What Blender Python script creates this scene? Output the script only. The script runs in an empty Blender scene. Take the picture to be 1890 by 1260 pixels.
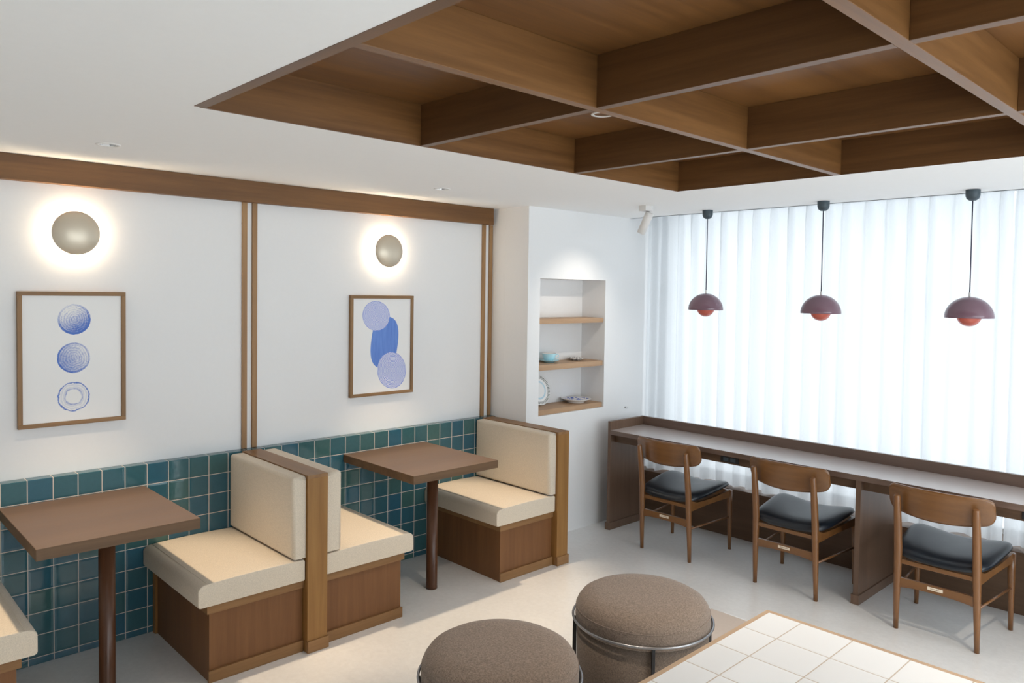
import bpy, bmesh, math, random
from mathutils import Vector, Matrix
C = bpy.context.scene.collection
random.seed(7)
PI = math.pi

# ------------------------------------------------------------------ camera
cam_d = bpy.data.cameras.new('camera')
cam = bpy.data.objects.new('camera', cam_d); C.objects.link(cam)
CX, CY, CZ = 3.862, -0.5747, 1.6929
YAW, PITCH, ROLL, FPX = 0.8098, -0.0323, 0.0137, 1398.73
fw = Vector((-math.sin(YAW)*math.cos(PITCH), math.cos(YAW)*math.cos(PITCH), math.sin(PITCH)))
rt = Vector((math.cos(YAW), math.sin(YAW), 0)); up = rt.cross(fw)
r2 = rt*math.cos(ROLL) + up*math.sin(ROLL); u2 = -rt*math.sin(ROLL) + up*math.cos(ROLL)
M = Matrix((( r2.x, u2.x, -fw.x, CX), (r2.y, u2.y, -fw.y, CY), (r2.z, u2.z, -fw.z, CZ), (0, 0, 0, 1)))
cam.matrix_world = M
cam_d.sensor_width = 36; cam_d.sensor_fit = 'HORIZONTAL'
cam_d.lens = 36*FPX/1890
cam_d.shift_y = (583.295-630)/1890
cam_d.clip_start = 0.02
bpy.context.scene.camera = cam

# ------------------------------------------------------------------ world, light, exposure
S = bpy.context.scene
S.view_settings.view_transform = 'Standard'; S.view_settings.look = 'None'
S.view_settings.gamma = 1; S.view_settings.use_curve_mapping = False
S.view_settings.exposure = 0.0
S.cycles.use_denoising = True
S.cycles.max_bounces = 12; S.cycles.diffuse_bounces = 7; S.cycles.transparent_max_bounces = 12
S.cycles.sample_clamp_indirect = 4.0
S.cycles.blur_glossy = 1.0
S.cycles.caustics_reflective = False; S.cycles.caustics_refractive = False
world = bpy.data.worlds.new('overcast_sky'); S.world = world
world.use_nodes = True
bg = world.node_tree.nodes['Background']
bg.inputs[0].default_value = (0.89, 0.94, 1.0, 1); bg.inputs[1].default_value = 2.35

def area(name, loc, rot, sx, sy, power, col):
    l = bpy.data.lights.new(name, 'AREA'); l.shape = 'RECTANGLE'; l.size = sx; l.size_y = sy
    l.energy = power; l.color = col
    o = bpy.data.objects.new(name, l); C.objects.link(o); o.location = loc; o.rotation_euler = rot
    return o
# daylight coming through the window of the right-hand wall (outside the picture)
area('daylight_side_window', (5.75, 1.6, 1.28), (0, -PI/2, 0), 1.8, 4.4, 98, (0.89, 0.945, 1.0)).rotation_euler = (0, PI/2, 0)

# ------------------------------------------------------------------ node helpers
class NB:
    def __init__(s, name):
        s.m = bpy.data.materials.new(name); s.m.use_nodes = True
        s.t = s.m.node_tree; s.n = s.t.nodes; s.l = s.t.links
        s.b = s.n['Principled BSDF']
    def link(s, a, b): s.l.new(a, b)
    def inp(s, sock, v):
        if hasattr(v, 'is_output'): s.l.new(v, sock)
        else:
            try: sock.default_value = v
            except Exception: sock.default_value = (v[0], v[1], v[2], 1)
    def math(s, op, a, b=0.0, c=None, clamp=False):
        n = s.n.new('ShaderNodeMath'); n.operation = op; n.use_clamp = clamp
        s.inp(n.inputs[0], a); s.inp(n.inputs[1], b)
        if c is not None: s.inp(n.inputs[2], c)
        return n.outputs[0]
    def coord(s, kind='Object'): return s.n.new('ShaderNodeTexCoord').outputs[kind]
    def sep(s, v):
        n = s.n.new('ShaderNodeSeparateXYZ'); s.l.new(v, n.inputs[0]); return n.outputs
    def comb(s, x, y, z):
        n = s.n.new('ShaderNodeCombineXYZ'); s.inp(n.inputs[0], x); s.inp(n.inputs[1], y); s.inp(n.inputs[2], z); return n.outputs[0]
    def mapping(s, v, scale=(1, 1, 1), loc=(0, 0, 0), rot=(0, 0, 0)):
        n = s.n.new('ShaderNodeMapping'); s.l.new(v, n.inputs[0])
        n.inputs['Location'].default_value = loc; n.inputs['Scale'].default_value = scale; n.inputs['Rotation'].default_value = rot
        return n.outputs[0]
    def noise(s, v, scale, detail=3, rough=.5, out=0, dist=0.0):
        n = s.n.new('ShaderNodeTexNoise'); s.l.new(v, n.inputs['Vector'])
        n.inputs['Scale'].default_value = scale; n.inputs['Detail'].default_value = detail
        n.inputs['Roughness'].default_value = rough; n.inputs['Distortion'].default_value = dist
        return n.outputs[out]
    def white(s, v):
        n = s.n.new('ShaderNodeTexWhiteNoise'); n.noise_dimensions = '3D'; s.l.new(v, n.inputs['Vector']); return n.outputs
    def ramp(s, f, stops):
        n = s.n.new('ShaderNodeValToRGB'); s.inp(n.inputs[0], f)
        e = n.color_ramp.elements
        while len(e) < len(stops): e.new(0.5)
        for i, (p, c) in enumerate(stops):
            e[i].position = p; e[i].color = (c[0], c[1], c[2], 1)
        return n.outputs[0]
    def mix(s, f, a, b, blend='MIX'):
        n = s.n.new('ShaderNodeMix'); n.data_type = 'RGBA'; n.blend_type = blend
        s.inp(n.inputs[0], f); s.inp(n.inputs[6], a); s.inp(n.inputs[7], b)
        return n.outputs[2]
    def bump(s, h, strength, dist=0.002):
        n = s.n.new('ShaderNodeBump'); n.inputs['Strength'].default_value = strength; n.inputs['Distance'].default_value = dist
        s.l.new(h, n.inputs['Height']); s.l.new(n.outputs[0], s.b.inputs['Normal']); return n
    def set(s, **k):
        for a, v in k.items():
            s.inp(s.b.inputs[a.replace('_', ' ')], v)

def c4(c): return (c[0], c[1], c[2], 1)
def sr(r, g, b):
    f = lambda v: (v/255/12.92) if v/255 <= 0.04045 else ((v/255+0.055)/1.055)**2.4
    return (f(r), f(g), f(b), 1)

def wood(name, dark, light, axis=0, rough=.45, fine=1.0, coat=0.0, bumpv=.1, spec=.35):
    """stained veneer: grain stretched along one object axis"""
    b = NB(name); co = b.coord()
    sc = [34*fine]*3; sc[axis] = 1.6*fine
    sc2 = [7.0]*3; sc2[axis] = .55
    sc3 = [260.]*3; sc3[axis] = 14.
    n1 = b.noise(b.mapping(co, tuple(sc)), 1, 4, .6, dist=.3)
    n2 = b.noise(b.mapping(co, tuple(sc2), (3.1, 1.7, 5.3)), 1, 3, .5)
    n3 = b.noise(b.mapping(co, tuple(sc3)), 1, 2, .5)
    f = b.math('ADD', b.math('MULTIPLY', n1, .5), b.math('MULTIPLY', n2, .5))
    col = b.ramp(f, [(.33, dark), (.66, light)])
    col = b.mix(b.math('MULTIPLY', n3, .28), col, (dark[0]*.62, dark[1]*.62, dark[2]*.62, 1))
    b.set(Base_Color=col, Roughness=b.math('ADD', b.math('MULTIPLY', n1, .12), rough-.06))
    b.b.inputs['Coat Weight'].default_value = coat; b.b.inputs['Coat Roughness'].default_value = .25
    if bumpv: b.bump(n3, bumpv, .0006)
    b.b.inputs['Specular IOR Level'].default_value = spec
    return b.m

def plain(name, col, rough=.5, metal=0.0, noise=0.0, nscale=30, bumpv=0.0):
    b = NB(name); co = b.coord()
    if noise > 0 or bumpv > 0:
        n = b.noise(co, nscale, 4, .55)
        c2 = tuple(max(0, x*(1-noise)) for x in col[:3])+(1,)
        b.set(Base_Color=b.mix(n, c4(col), c2))
        if bumpv: b.bump(n, bumpv, .001)
    else: b.set(Base_Color=c4(col))
    b.set(Roughness=rough, Metallic=metal)
    return b.m

def emis(name, col, strength):
    b = NB(name); b.set(Base_Color=c4(col)); b.b.inputs['Emission Color'].default_value = c4(col)
    b.b.inputs['Emission Strength'].default_value = strength
    return b.m

def fabric(name, col, scale=900, vary=.25, bumpv=.5, blotch=.08):
    b = NB(name); co = b.coord()
    v = b.noise(b.mapping(co, (1, 1, .35)), scale, 2, .6)
    h = b.noise(b.mapping(co, (.35, .35, 1)), scale, 2, .6)
    w = b.math('MULTIPLY', b.math('ADD', v, h), .5)
    big = b.noise(co, 9, 3, .5)
    lo = tuple(x*(1-vary) for x in col[:3])+(1,); hi = tuple(min(1, x*(1+vary)) for x in col[:3])+(1,)
    cc = b.ramp(w, [(.38, lo), (.62, hi)])
    cc = b.mix(b.math('MULTIPLY', big, blotch*2), cc, tuple(x*.75 for x in col[:3])+(1,))
    b.set(Base_Color=cc, Roughness=.92); b.b.inputs['Specular IOR Level'].default_value = .15
    b.b.inputs['Sheen Weight'].default_value = .15
    b.bump(w, bumpv, .0008)
    return b.m

# ------------------------------------------------------------------ materials
MAT = {}
MAT['wall'] = plain('white_wall_paint', (.765, .765, .765), .75, 0, .03, 60, .06)
MAT['ceil'] = plain('white_ceiling_paint', (.86, .86, .855), .8, 0, .03, 40, .05)
MAT['niche'] = plain('niche_paint', (.80, .785, .765), .8, 0, .02, 40, .0)
def floor_mat():
    b = NB('pale_resin_floor'); co = b.coord()
    n = b.noise(co, 2.2, 5, .6); n2 = b.noise(co, 38, 4, .65); n3 = b.noise(co, 260, 2, .5)
    f = b.math('ADD', b.math('MULTIPLY', n, .45), b.math('ADD', b.math('MULTIPLY', n2, .4), b.math('MULTIPLY', n3, .15)))
    b.set(Base_Color=b.ramp(f, [(.36, (.70, .695, .685, 1)), (.64, (.82, .82, .81, 1))]),
          Roughness=b.math('ADD', b.math('MULTIPLY', n2, .14), .27))
    b.b.inputs['Specular IOR Level'].default_value = .7
    b.b.inputs['Coat Weight'].default_value = .5; b.b.inputs['Coat Roughness'].default_value = .3
    b.bump(n2, .05, .0015)
    return b.m
MAT['floor'] = floor_mat()
D, L_ = (.062, .031, .0145, 1), (.158, .082, .037, 1)
MAT['coffer'] = wood('stained_coffer_veneer_along', (.115, .049, .0145, 1), (.245, .112, .034, 1), 1, .42)
MAT['coffer_x'] = wood('stained_coffer_veneer_across', (.090, .040, .0135, 1), (.19, .088, .029, 1), 0, .42)
for _m in (MAT['coffer'], MAT['coffer_x']):
    _b = _m.node_tree.nodes['Principled BSDF']; _b.inputs['Coat Weight'].default_value = .12; _b.inputs['Coat Roughness'].default_value = .3
MAT['beam'] = wood('stained_wall_beam', (.105, .046, .0145, 1), (.21, .10, .034, 1), 1, .5)
MAT['trimw'] = wood('oak_strip', (.24, .125, .052, 1), (.42, .25, .115, 1), 2, .5)
MAT['frame_y'] = wood('oak_frame_horizontal', (.17, .09, .036, 1), (.33, .19, .085, 1), 1, .5)
MAT['frame_z'] = wood('oak_frame_upright', (.17, .09, .036, 1), (.33, .19, .085, 1), 2, .5)
MAT['booth_z'] = wood('booth_post_veneer', (.21, .098, .027, 1), (.345, .18, .056, 1), 2, .45)
MAT['booth_x'] = wood('booth_cap_veneer', (.20, .10, .04, 1), (.32, .18, .08, 1), 0, .42)
MAT['booth_y'] = wood('booth_rail_veneer', (.19, .095, .036, 1), (.33, .18, .075, 1), 1, .45)
MAT['panel'] = wood('booth_panel_veneer', (.145, .060, .021, 1), (.225, .103, .038, 1), 2, .5)
MAT['ttop'] = wood('table_top_laminate', (.112, .069, .045, 1), (.150, .095, .062, 1), 1, .42)
MAT['tedge'] = wood('table_edge_veneer', (.085, .046, .022, 1), (.17, .098, .05, 1), 1, .5)
MAT['tleg'] = wood('turned_column_wood', (.07, .028, .013, 1), (.13, .056, .027, 1), 2, .3)
MAT['desk'] = wood('desk_veneer_long', (.12, .075, .056, 1), (.185, .12, .09, 1), 0, .34, 1.0, .3, 0.0, .5)
MAT['desk'].node_tree.nodes['Principled BSDF'].inputs['Coat Roughness'].default_value = .1
MAT['desktop'] = plain('desk_top_sheen_tone', (.43, .37, .345), .36)  # pale base stands in for the curtain's sheen on the brown top
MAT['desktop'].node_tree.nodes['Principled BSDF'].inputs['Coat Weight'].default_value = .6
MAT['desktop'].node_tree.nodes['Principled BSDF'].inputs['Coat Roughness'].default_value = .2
MAT['desk_z'] = wood('desk_panel_veneer', (.12, .072, .047, 1), (.185, .115, .078, 1), 2, .38)
MAT['sill'] = wood('window_sill_veneer', (.085, .047, .026, 1), (.15, .086, .05, 1), 0, .5)
MAT['chair'] = wood('walnut_chair_frame', (.145, .056, .015, 1), (.24, .102, .029, 1), 2, .40, 1.0, .6)
MAT['chairb'] = wood('walnut_chair_back', (.145, .059, .017, 1), (.23, .103, .031, 1), 0, .40, 1.0, .6)
MAT['shelf'] = wood('light_oak_shelf', (.36, .22, .125, 1), (.50, .33, .20, 1), 1, .5)
MAT['tabrim'] = wood('pale_oak_rim', (.42, .27, .16, 1), (.55, .39, .25, 1), 1, .5)
MAT['linen'] = fabric('oatmeal_linen', (.62, .54, .435, 1), 700, .14, .35, .05)
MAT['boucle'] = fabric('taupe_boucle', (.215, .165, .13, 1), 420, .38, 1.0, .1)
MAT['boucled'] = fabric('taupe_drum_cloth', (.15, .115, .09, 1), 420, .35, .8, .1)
def leather():
    b = NB('black_leather'); co = b.coord()
    n = b.noise(co, 220, 3, .5); n2 = b.noise(co, 14, 2, .5)
    b.set(Base_Color=(.006, .010, .016, 1), Roughness=b.math('ADD', b.math('MULTIPLY', n2, .04), .30))
    b.b.inputs['Specular IOR Level'].default_value = .55
    return b.m
MAT['leather'] = leather()
MAT['dark'] = plain('dark_shadow_gap', (.02, .017, .015), .8)
MAT['gun'] = plain('gunmetal_ring', (.30, .30, .31), .3, .9)
MAT['blackm'] = plain('black_powder_metal', (.02, .02, .022), .5, .2)
MAT['slate'] = plain('slate_plastic', (.045, .065, .08), .5)
MAT['cord'] = plain('indigo_cord', (.03, .028, .06), .6)
MAT['plum'] = plain('plum_enamel', (.19, .11, .14), .12)
MAT['plumin'] = plain('orange_enamel_inside', (.75, .20, .09), .35)
MAT['brass'] = plain('champagne_metal', (.60, .53, .42), .38, .35)
MAT['chrome'] = plain('brushed_chrome', (.7, .7, .7), .2, 1)
MAT['whitepl'] = plain('white_metal', (.78, .77, .75), .4)
MAT['spotgrey'] = plain('pale_grey_spot_body', (.66, .64, .62), .45)
MAT['ivory'] = plain('ivory_label', (.78, .68, .55), .5)
MAT['ink'] = plain('label_ink', (.22, .14, .09), .6)
MAT['glow'] = emis('warm_halo_lamp', (1.0, .80, .56), 120)
MAT['bulb'] = emis('warm_bulb', (1.0, .72, .42), 5)
MAT['downlens'] = plain('downlight_reflector', (.55, .54, .53), .18, .85)
MAT['spotlens'] = emis('downlight_lens', (1.0, .95, .88), 1.6)
MAT['porc'] = plain('white_porcelain', (.85, .85, .84), .18)
MAT['cupblue'] = plain('sky_blue_glaze', (.45, .72, .80), .2)
MAT['edge'] = plain('bright_edge_strip', (.9, .9, .9), .3)
MAT['inset'] = plain('beige_floor_tone', (.62, .53, .46), .5, 0, .08, 60)

def tile_wall_mat():
    b = NB('teal_glazed_tiles'); co = b.coord(); x, y, z = b.sep(co)
    u = b.math('DIVIDE', b.math('SUBTRACT', y, .07), .1)
    v = b.math('DIVIDE', b.math('SUBTRACT', .8314, z), .1)
    iu, iv = b.math('FLOOR', u), b.math('FLOOR', b.math('ADD', v, .003))
    fu, fv = b.math('FRACT', u), b.math('FRACT', b.math('ADD', v, .003))
    g = .017
    eu = b.math('MINIMUM', fu, b.math('SUBTRACT', 1, fu)); ev = b.math('MINIMUM', fv, b.math('SUBTRACT', 1, fv))
    geo = b.n.new('ShaderNodeNewGeometry'); nz = b.sep(geo.outputs['Normal'])[2]
    top = b.math('GREATER_THAN', nz, .5)
    firstrow = b.math('LESS_THAN', v, .5)       # no grout line along the top arris
    ev = b.math('ADD', ev, b.math('MULTIPLY', b.math('MAXIMUM', top, b.math('MULTIPLY', firstrow, 1)), 5))
    ev2 = b.math('MINIMUM', ev, b.math('ADD', b.math('SUBTRACT', 1, fv), b.math('MULTIPLY', top, 5)))
    e = b.math('MINIMUM', eu, ev2)
    grout = b.math('LESS_THAN', e, g)
    rnd = b.white(b.comb(iu, iv, 3.0)); r1 = rnd[0]
    tint = b.noise(b.comb(b.math('MULTIPLY', iu, .19), b.math('MULTIPLY', iv, .23), 0), 1.0, 1, .5)
    f = b.math('ADD', b.math('MULTIPLY', r1, .45), b.math('MULTIPLY', tint, .6))
    col = b.ramp(f, [(.28, (.026, .105, .165, 1)), (.52, (.034, .112, .142, 1)), (.82, (.055, .125, .108, 1))])
    pool = b.noise(co, 45, 3, .5)
    col = b.mix(b.math('MULTIPLY', pool, .35), col, (.018, .055, .06, 1))
    col = b.mix(grout, col, (.56, .49, .43, 1))
    rough = b.math('ADD', b.math('MULTIPLY', grout, .65), .09)
    b.set(Base_Color=col, Roughness=rough); b.b.inputs['Specular IOR Level'].default_value = .55
    # pillowed edges and a small tilt of its own for every tile
    pil = b.math('MINIMUM', b.math('MULTIPLY', e, 9.0), 1.0)
    tilt = b.math('ADD', b.math('MULTIPLY', b.math('SUBTRACT', fu, .5), b.math('SUBTRACT', r1, .5)),
                  b.math('MULTIPLY', b.math('SUBTRACT', fv, .5), b.math('SUBTRACT', b.white(b.comb(iu, iv, 9.0))[0], .5)))
    h = b.math('ADD', b.math('ADD', pil, b.math('MULTIPLY', tilt, 1.3)), b.math('MULTIPLY', b.noise(co, 22, 2, .5), .5))
    b.bump(h, .8, .0012)
    return b.m
MAT['tiles'] = tile_wall_mat()

def table_tile_mat():
    b = NB('white_table_tiles'); x, y, z = b.sep(b.coord())
    u = b.math('DIVIDE', b.math('SUBTRACT', x, 2.7645), .15); v = b.math('DIVIDE', b.math('SUBTRACT', 1.5665, y), .15)
    fu, fv = b.math('FRACT', u), b.math('FRACT', v)
    eu = b.math('MINIMUM', fu, b.math('SUBTRACT', 1, fu)); ev = b.math('MINIMUM', fv, b.math('SUBTRACT', 1, fv))
    e = b.math('MINIMUM', eu, ev); gr = b.math('LESS_THAN', e, .011)
    r = b.white(b.comb(b.math('FLOOR', u), b.math('FLOOR', v), 1.0))[0]
    tile = b.mix(r, (.71, .71, .705, 1), (.77, .77, .765, 1))
    b.set(Base_Color=b.mix(gr, tile, (.50, .42, .34, 1)), Roughness=b.math('ADD', b.math('MULTIPLY', gr, .5), .28))
    b.bump(b.math('MINIMUM', b.math('MULTIPLY', e, 14), 1), .5, .001)
    return b.m
MAT['ttile'] = table_tile_mat()

def curtain_mat():
    m = bpy.data.materials.new('sheer_white_voile'); m.use_nodes = True; t = m.node_tree; n = t.nodes; n.clear()
    out = n.new('ShaderNodeOutputMaterial')
    tr = n.new('ShaderNodeBsdfTranslucent'); tr.inputs[0].default_value = (.80, .82, .84, 1)
    di = n.new('ShaderNodeBsdfDiffuse'); di.inputs[0].default_value = (.74, .76, .78, 1)
    tp = n.new('ShaderNodeBsdfTransparent'); tp.inputs[0].default_value = (1, 1, 1, 1)
    co = n.new('ShaderNodeTexCoord'); mp = n.new('ShaderNodeMapping'); mp.inputs['Scale'].default_value = (900, 900, 60)
    nz = n.new('ShaderNodeTexNoise'); nz.inputs['Scale'].default_value = 1
    t.links.new(co.outputs['Object'], mp.inputs[0]); t.links.new(mp.outputs[0], nz.inputs['Vector'])
    mr = n.new('ShaderNodeMapRange'); mr.inputs[3].default_value = .05; mr.inputs[4].default_value = .18
    t.links.new(nz.outputs[0], mr.inputs[0])
    m1 = n.new('ShaderNodeMixShader'); m1.inputs[0].default_value = .38
    m2 = n.new('ShaderNodeMixShader')
    t.links.new(tr.outputs[0], m1.inputs[1]); t.links.new(di.outputs[0], m1.inputs[2])
    t.links.new(mr.outputs[0], m2.inputs[0]); t.links.new(m1.outputs[0], m2.inputs[1]); t.links.new(tp.outputs[0], m2.inputs[2])
    t.links.new(m2.outputs[0], out.inputs[0]); return m
MAT['curtain'] = curtain_mat()

def glass_mat():
    m = bpy.data.materials.new('window_glass'); m.use_nodes = True; t = m.node_tree; n = t.nodes; n.clear()
    out = n.new('ShaderNodeOutputMaterial'); tp = n.new('ShaderNodeBsdfTransparent'); tp.inputs[0].default_value = (.96, .98, .98, 1)
    gl = n.new('ShaderNodeBsdfGlossy'); gl.inputs['Roughness'].default_value = .02
    mx = n.new('ShaderNodeMixShader'); mx.inputs[0].default_value = .05
    t.links.new(tp.outputs[0], mx.inputs[1]); t.links.new(gl.outputs[0], mx.inputs[2]); t.links.new(mx.outputs[0], out.inputs[0])
    return m
MAT['glass'] = glass_mat()

def print_blue_discs():
    """three loose blue brush discs on white paper (local x = across, z = up)"""
    b = NB('print_three_discs'); co = b.coord(); x, y, z = b.sep(co)
    paper = (.80, .79, .775, 1); col = paper
    wob = b.noise(co, 26, 3, .6); wob2 = b.noise(co, 70, 3, .7)
    strands = None
    for (cy, cz, kind) in ((.004, .179, 0), (.001, .002, 1), (.000, -.178, 2)):
        dy = b.math('SUBTRACT', y, cy); dz = b.math('MULTIPLY', b.math('SUBTRACT', z, cz), .97)
        d = b.math('SQRT', b.math('ADD', b.math('MULTIPLY', dy, dy), b.math('MULTIPLY', dz, dz)))
        dn = b.math('ADD', d, b.math('MULTIPLY', b.math('SUBTRACT', wob, .5), .022))
        inside = b.math('LESS_THAN', b.math('ADD', d, b.math('MULTIPLY', b.math('SUBTRACT', wob2, .5), .006)), .068)
        ring = b.math('ADD', b.math('MULTIPLY', b.math('SINE', b.math('MULTIPLY', dn, 620)), .5), .5)
        # direction weight: heavier paint on one side
        if kind == 0: w = b.math('ADD', b.math('MULTIPLY', dz, -6.5), b.math('ADD', b.math('MULTIPLY', dy, 3.0), b.math('MULTIPLY', b.math('GREATER_THAN', d, .058), .22)))
        elif kind == 1: w = b.math('ADD', b.math('MULTIPLY', dz, -2.2), b.math('ADD', b.math('MULTIPLY', dy, -3), b.math('MULTIPLY', b.math('GREATER_THAN', d, .060), .2)))
        else: w = None
        if kind < 2:
            a = b.math('ADD', b.math('MULTIPLY', ring, .20), b.math('MULTIPLY', b.noise(co, 85, 5, .85, dist=2.5), 1.7))
            a = b.math('ADD', b.math('SUBTRACT', a, .66), w, clamp=True)
            a = b.math('MULTIPLY', b.math('POWER', a, .8), 1.35, clamp=True)
        else:
            r1 = b.math('SUBTRACT', 1, b.math('MULTIPLY', b.math('ABSOLUTE', b.math('SUBTRACT', dn, .063)), 260), clamp=True)
            r2_ = b.math('SUBTRACT', 1, b.math('MULTIPLY', b.math('ABSOLUTE', b.math('SUBTRACT', dn, .036)), 200), clamp=True)
            a = b.math('ADD', b.math('MULTIPLY', r1, .95), b.math('MULTIPLY', r2_, b.math('MULTIPLY', wob2, 1.3)))
            a = b.math('ADD', a, b.math('MULTIPLY', b.math('GREATER_THAN', dn, .038), b.math('MULTIPLY', ring, .22)), clamp=True)
        a = b.math('MULTIPLY', a, inside)
        tone = b.mix(wob2, (.075, .22, .60, 1), (.02, .055, .40, 1))
        col = b.mix(a, col, tone)
    b.set(Base_Color=col, Roughness=.55); return b.m

def print_pebbles():
    """two contour-line pebbles and one solid blue pebble"""
    b = NB('print_line_pebbles'); co = b.coord(); x, y, z = b.sep(co)
    col = (.80, .79, .775, 1)
    wob = b.noise(co, 11, 2, .5); fine = b.noise(b.mapping(co, (60, 60, 6)), 1, 3, .6)
    def ell(cy, cz, ry, rz, ang, sq=2.0):
        dy = b.math('SUBTRACT', y, cy); dz = b.math('SUBTRACT', z, cz)
        ca, sa = math.cos(ang), math.sin(ang)
        a = b.math('ADD', b.math('MULTIPLY', dy, ca/ry), b.math('MULTIPLY', dz, sa/ry))
        c = b.math('ADD', b.math('MULTIPLY', dy, -sa/rz), b.math('MULTIPLY', dz, ca/rz))
        a = b.math('POWER', b.math('ABSOLUTE', a), sq); c = b.math('POWER', b.math('ABSOLUTE', c), sq)
        return b.math('POWER', b.math('ADD', a, c), 1/sq)
    e = ell(.018, .018, .098, .160, -.13, 2.6)
    solid = b.math('LESS_THAN', e, 1)
    blue = b.mix(fine, (.055, .14, .52, 1), (.17, .32, .72, 1))
    col = b.mix(solid, col, blue)
    for (cy, cz, ry, rz, ang) in ((-.044, .181, .098, .090, -.3), (.072, -.157, .104, .116, .45)):
        e = ell(cy, cz, ry, rz, ang)
        ins = b.math('LESS_THAN', e, 1)
        en = b.math('ADD', e, b.math('MULTIPLY', b.math('SUBTRACT', wob, .5), .35))
        line = b.math('GREATER_THAN', b.math('SINE', b.math('MULTIPLY', en, 112)), .15)
        edge = b.math('GREATER_THAN', e, .975)
        line = b.math('MAXIMUM', line, edge)
        lc = b.mix(line, b.mix(.18, (.80, .79, .80, 1), (.35, .42, .80, 1)), (.17, .25, .66, 1))
        col = b.mix(ins, col, lc)
    b.set(Base_Color=col, Roughness=.55); return b.m

# ------------------------------------------------------------------ mesh helpers
def new_bm(): return bmesh.new()
def box(bm, x0, x1, y0, y1, z0, z1, bev=0.0, seg=2):
    t = bmesh.new() if bev > 0 else bm
    vs = [t.verts.new((x, y, z)) for x in (x0, x1) for y in (y0, y1) for z in (z0, z1)]
    F = [(0, 1, 3, 2), (4, 6, 7, 5), (0, 4, 5, 1), (2, 3, 7, 6), (0, 2, 6, 4), (1, 5, 7, 3)]
    for f in F: t.faces.new([vs[i] for i in f])
    if bev > 0:
        bmesh.ops.bevel(t, geom=list(t.edges), offset=bev, segments=seg, profile=.5, affect='EDGES')
        append(bm, t)
    return bm
def append(bm, t, mat=None):
    if mat is not None: bmesh.ops.transform(t, matrix=mat, verts=t.verts)
    mp = {}
    for v in t.verts: mp[v] = bm.verts.new(v.co)
    for f in t.faces:
        try: nf = bm.faces.new([mp[v] for v in f.verts]); nf.smooth = f.smooth
        except ValueError: pass
    t.free()
def lathe(bm, prof, seg=48, mat=None, closed=True):
    """prof: (r, z) list; r = 0 closes onto the axis"""
    t = bmesh.new(); rings = []
    for r, z in prof:
        if r <= 1e-6: rings.append([t.verts.new((0, 0, z))])
        else: rings.append([t.verts.new((r*math.cos(2*PI*i/seg), r*math.sin(2*PI*i/seg), z)) for i in range(seg)])
    for a, b in zip(rings, rings[1:]):
        if len(a) == 1 and len(b) == 1: continue
        for i in range(seg):
            j = (i+1) % seg
            if len(a) == 1: f = t.faces.new((a[0], b[i], b[j]))
            elif len(b) == 1: f = t.faces.new((a[i], a[j], b[0]))
            else: f = t.faces.new((a[i], a[j], b[j], b[i]))
            f.smooth = True
    append(bm, t, mat); return bm
def tube(bm, pts, rad, seg=14, flat=1.0, caps=True):
    pts = [Vector(p) for p in pts]
    if not hasattr(rad, '__len__'): rad = [rad]*len(pts)
    rings = []; pn = None
    for i, p in enumerate(pts):
        d = (pts[min(i+1, len(pts)-1)] - pts[max(i-1, 0)]).normalized()
        if pn is None:
            ref = Vector((1, 0, 0)) if abs(d.x) < .8 else Vector((0, 1, 0))
            n = (ref - d*ref.dot(d)).normalized()
        else: n = (pn - d*pn.dot(d)).normalized()
        pn = n; b_ = d.cross(n)
        rings.append([bm.verts.new(p + n*rad[i]*math.cos(2*PI*k/seg) + b_*rad[i]*flat*math.sin(2*PI*k/seg)) for k in range(seg)])
    for a, b_ in zip(rings, rings[1:]):
        for k in range(seg):
            f = bm.faces.new((a[k], a[(k+1) % seg], b_[(k+1) % seg], b_[k])); f.smooth = True
    if caps:
        bm.faces.new(list(reversed(rings[0]))); bm.faces.new(rings[-1])
    return bm
def sheet_with_holes(bm, us, vs, holes, put):
    """grid of quads in a plane leaving rectangular holes open; put(u, v) -> xyz"""
    us = sorted(set(us + [h[0] for h in holes] + [h[1] for h in holes])); vs = sorted(set(vs + [h[2] for h in holes] + [h[3] for h in holes]))
    g = {}
    def V(i, j):
        if (i, j) not in g: g[(i, j)] = bm.verts.new(put(us[i], vs[j]))
        return g[(i, j)]
    for i in range(len(us)-1):
        for j in range(len(vs)-1):
            cu, cv = (us[i]+us[i+1])/2, (vs[j]+vs[j+1])/2
            if any(h[0] < cu < h[1] and h[2] < cv < h[3] for h in holes): continue
            bm.faces.new((V(i, j), V(i+1, j), V(i+1, j+1), V(i, j+1)))
    return bm
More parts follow.
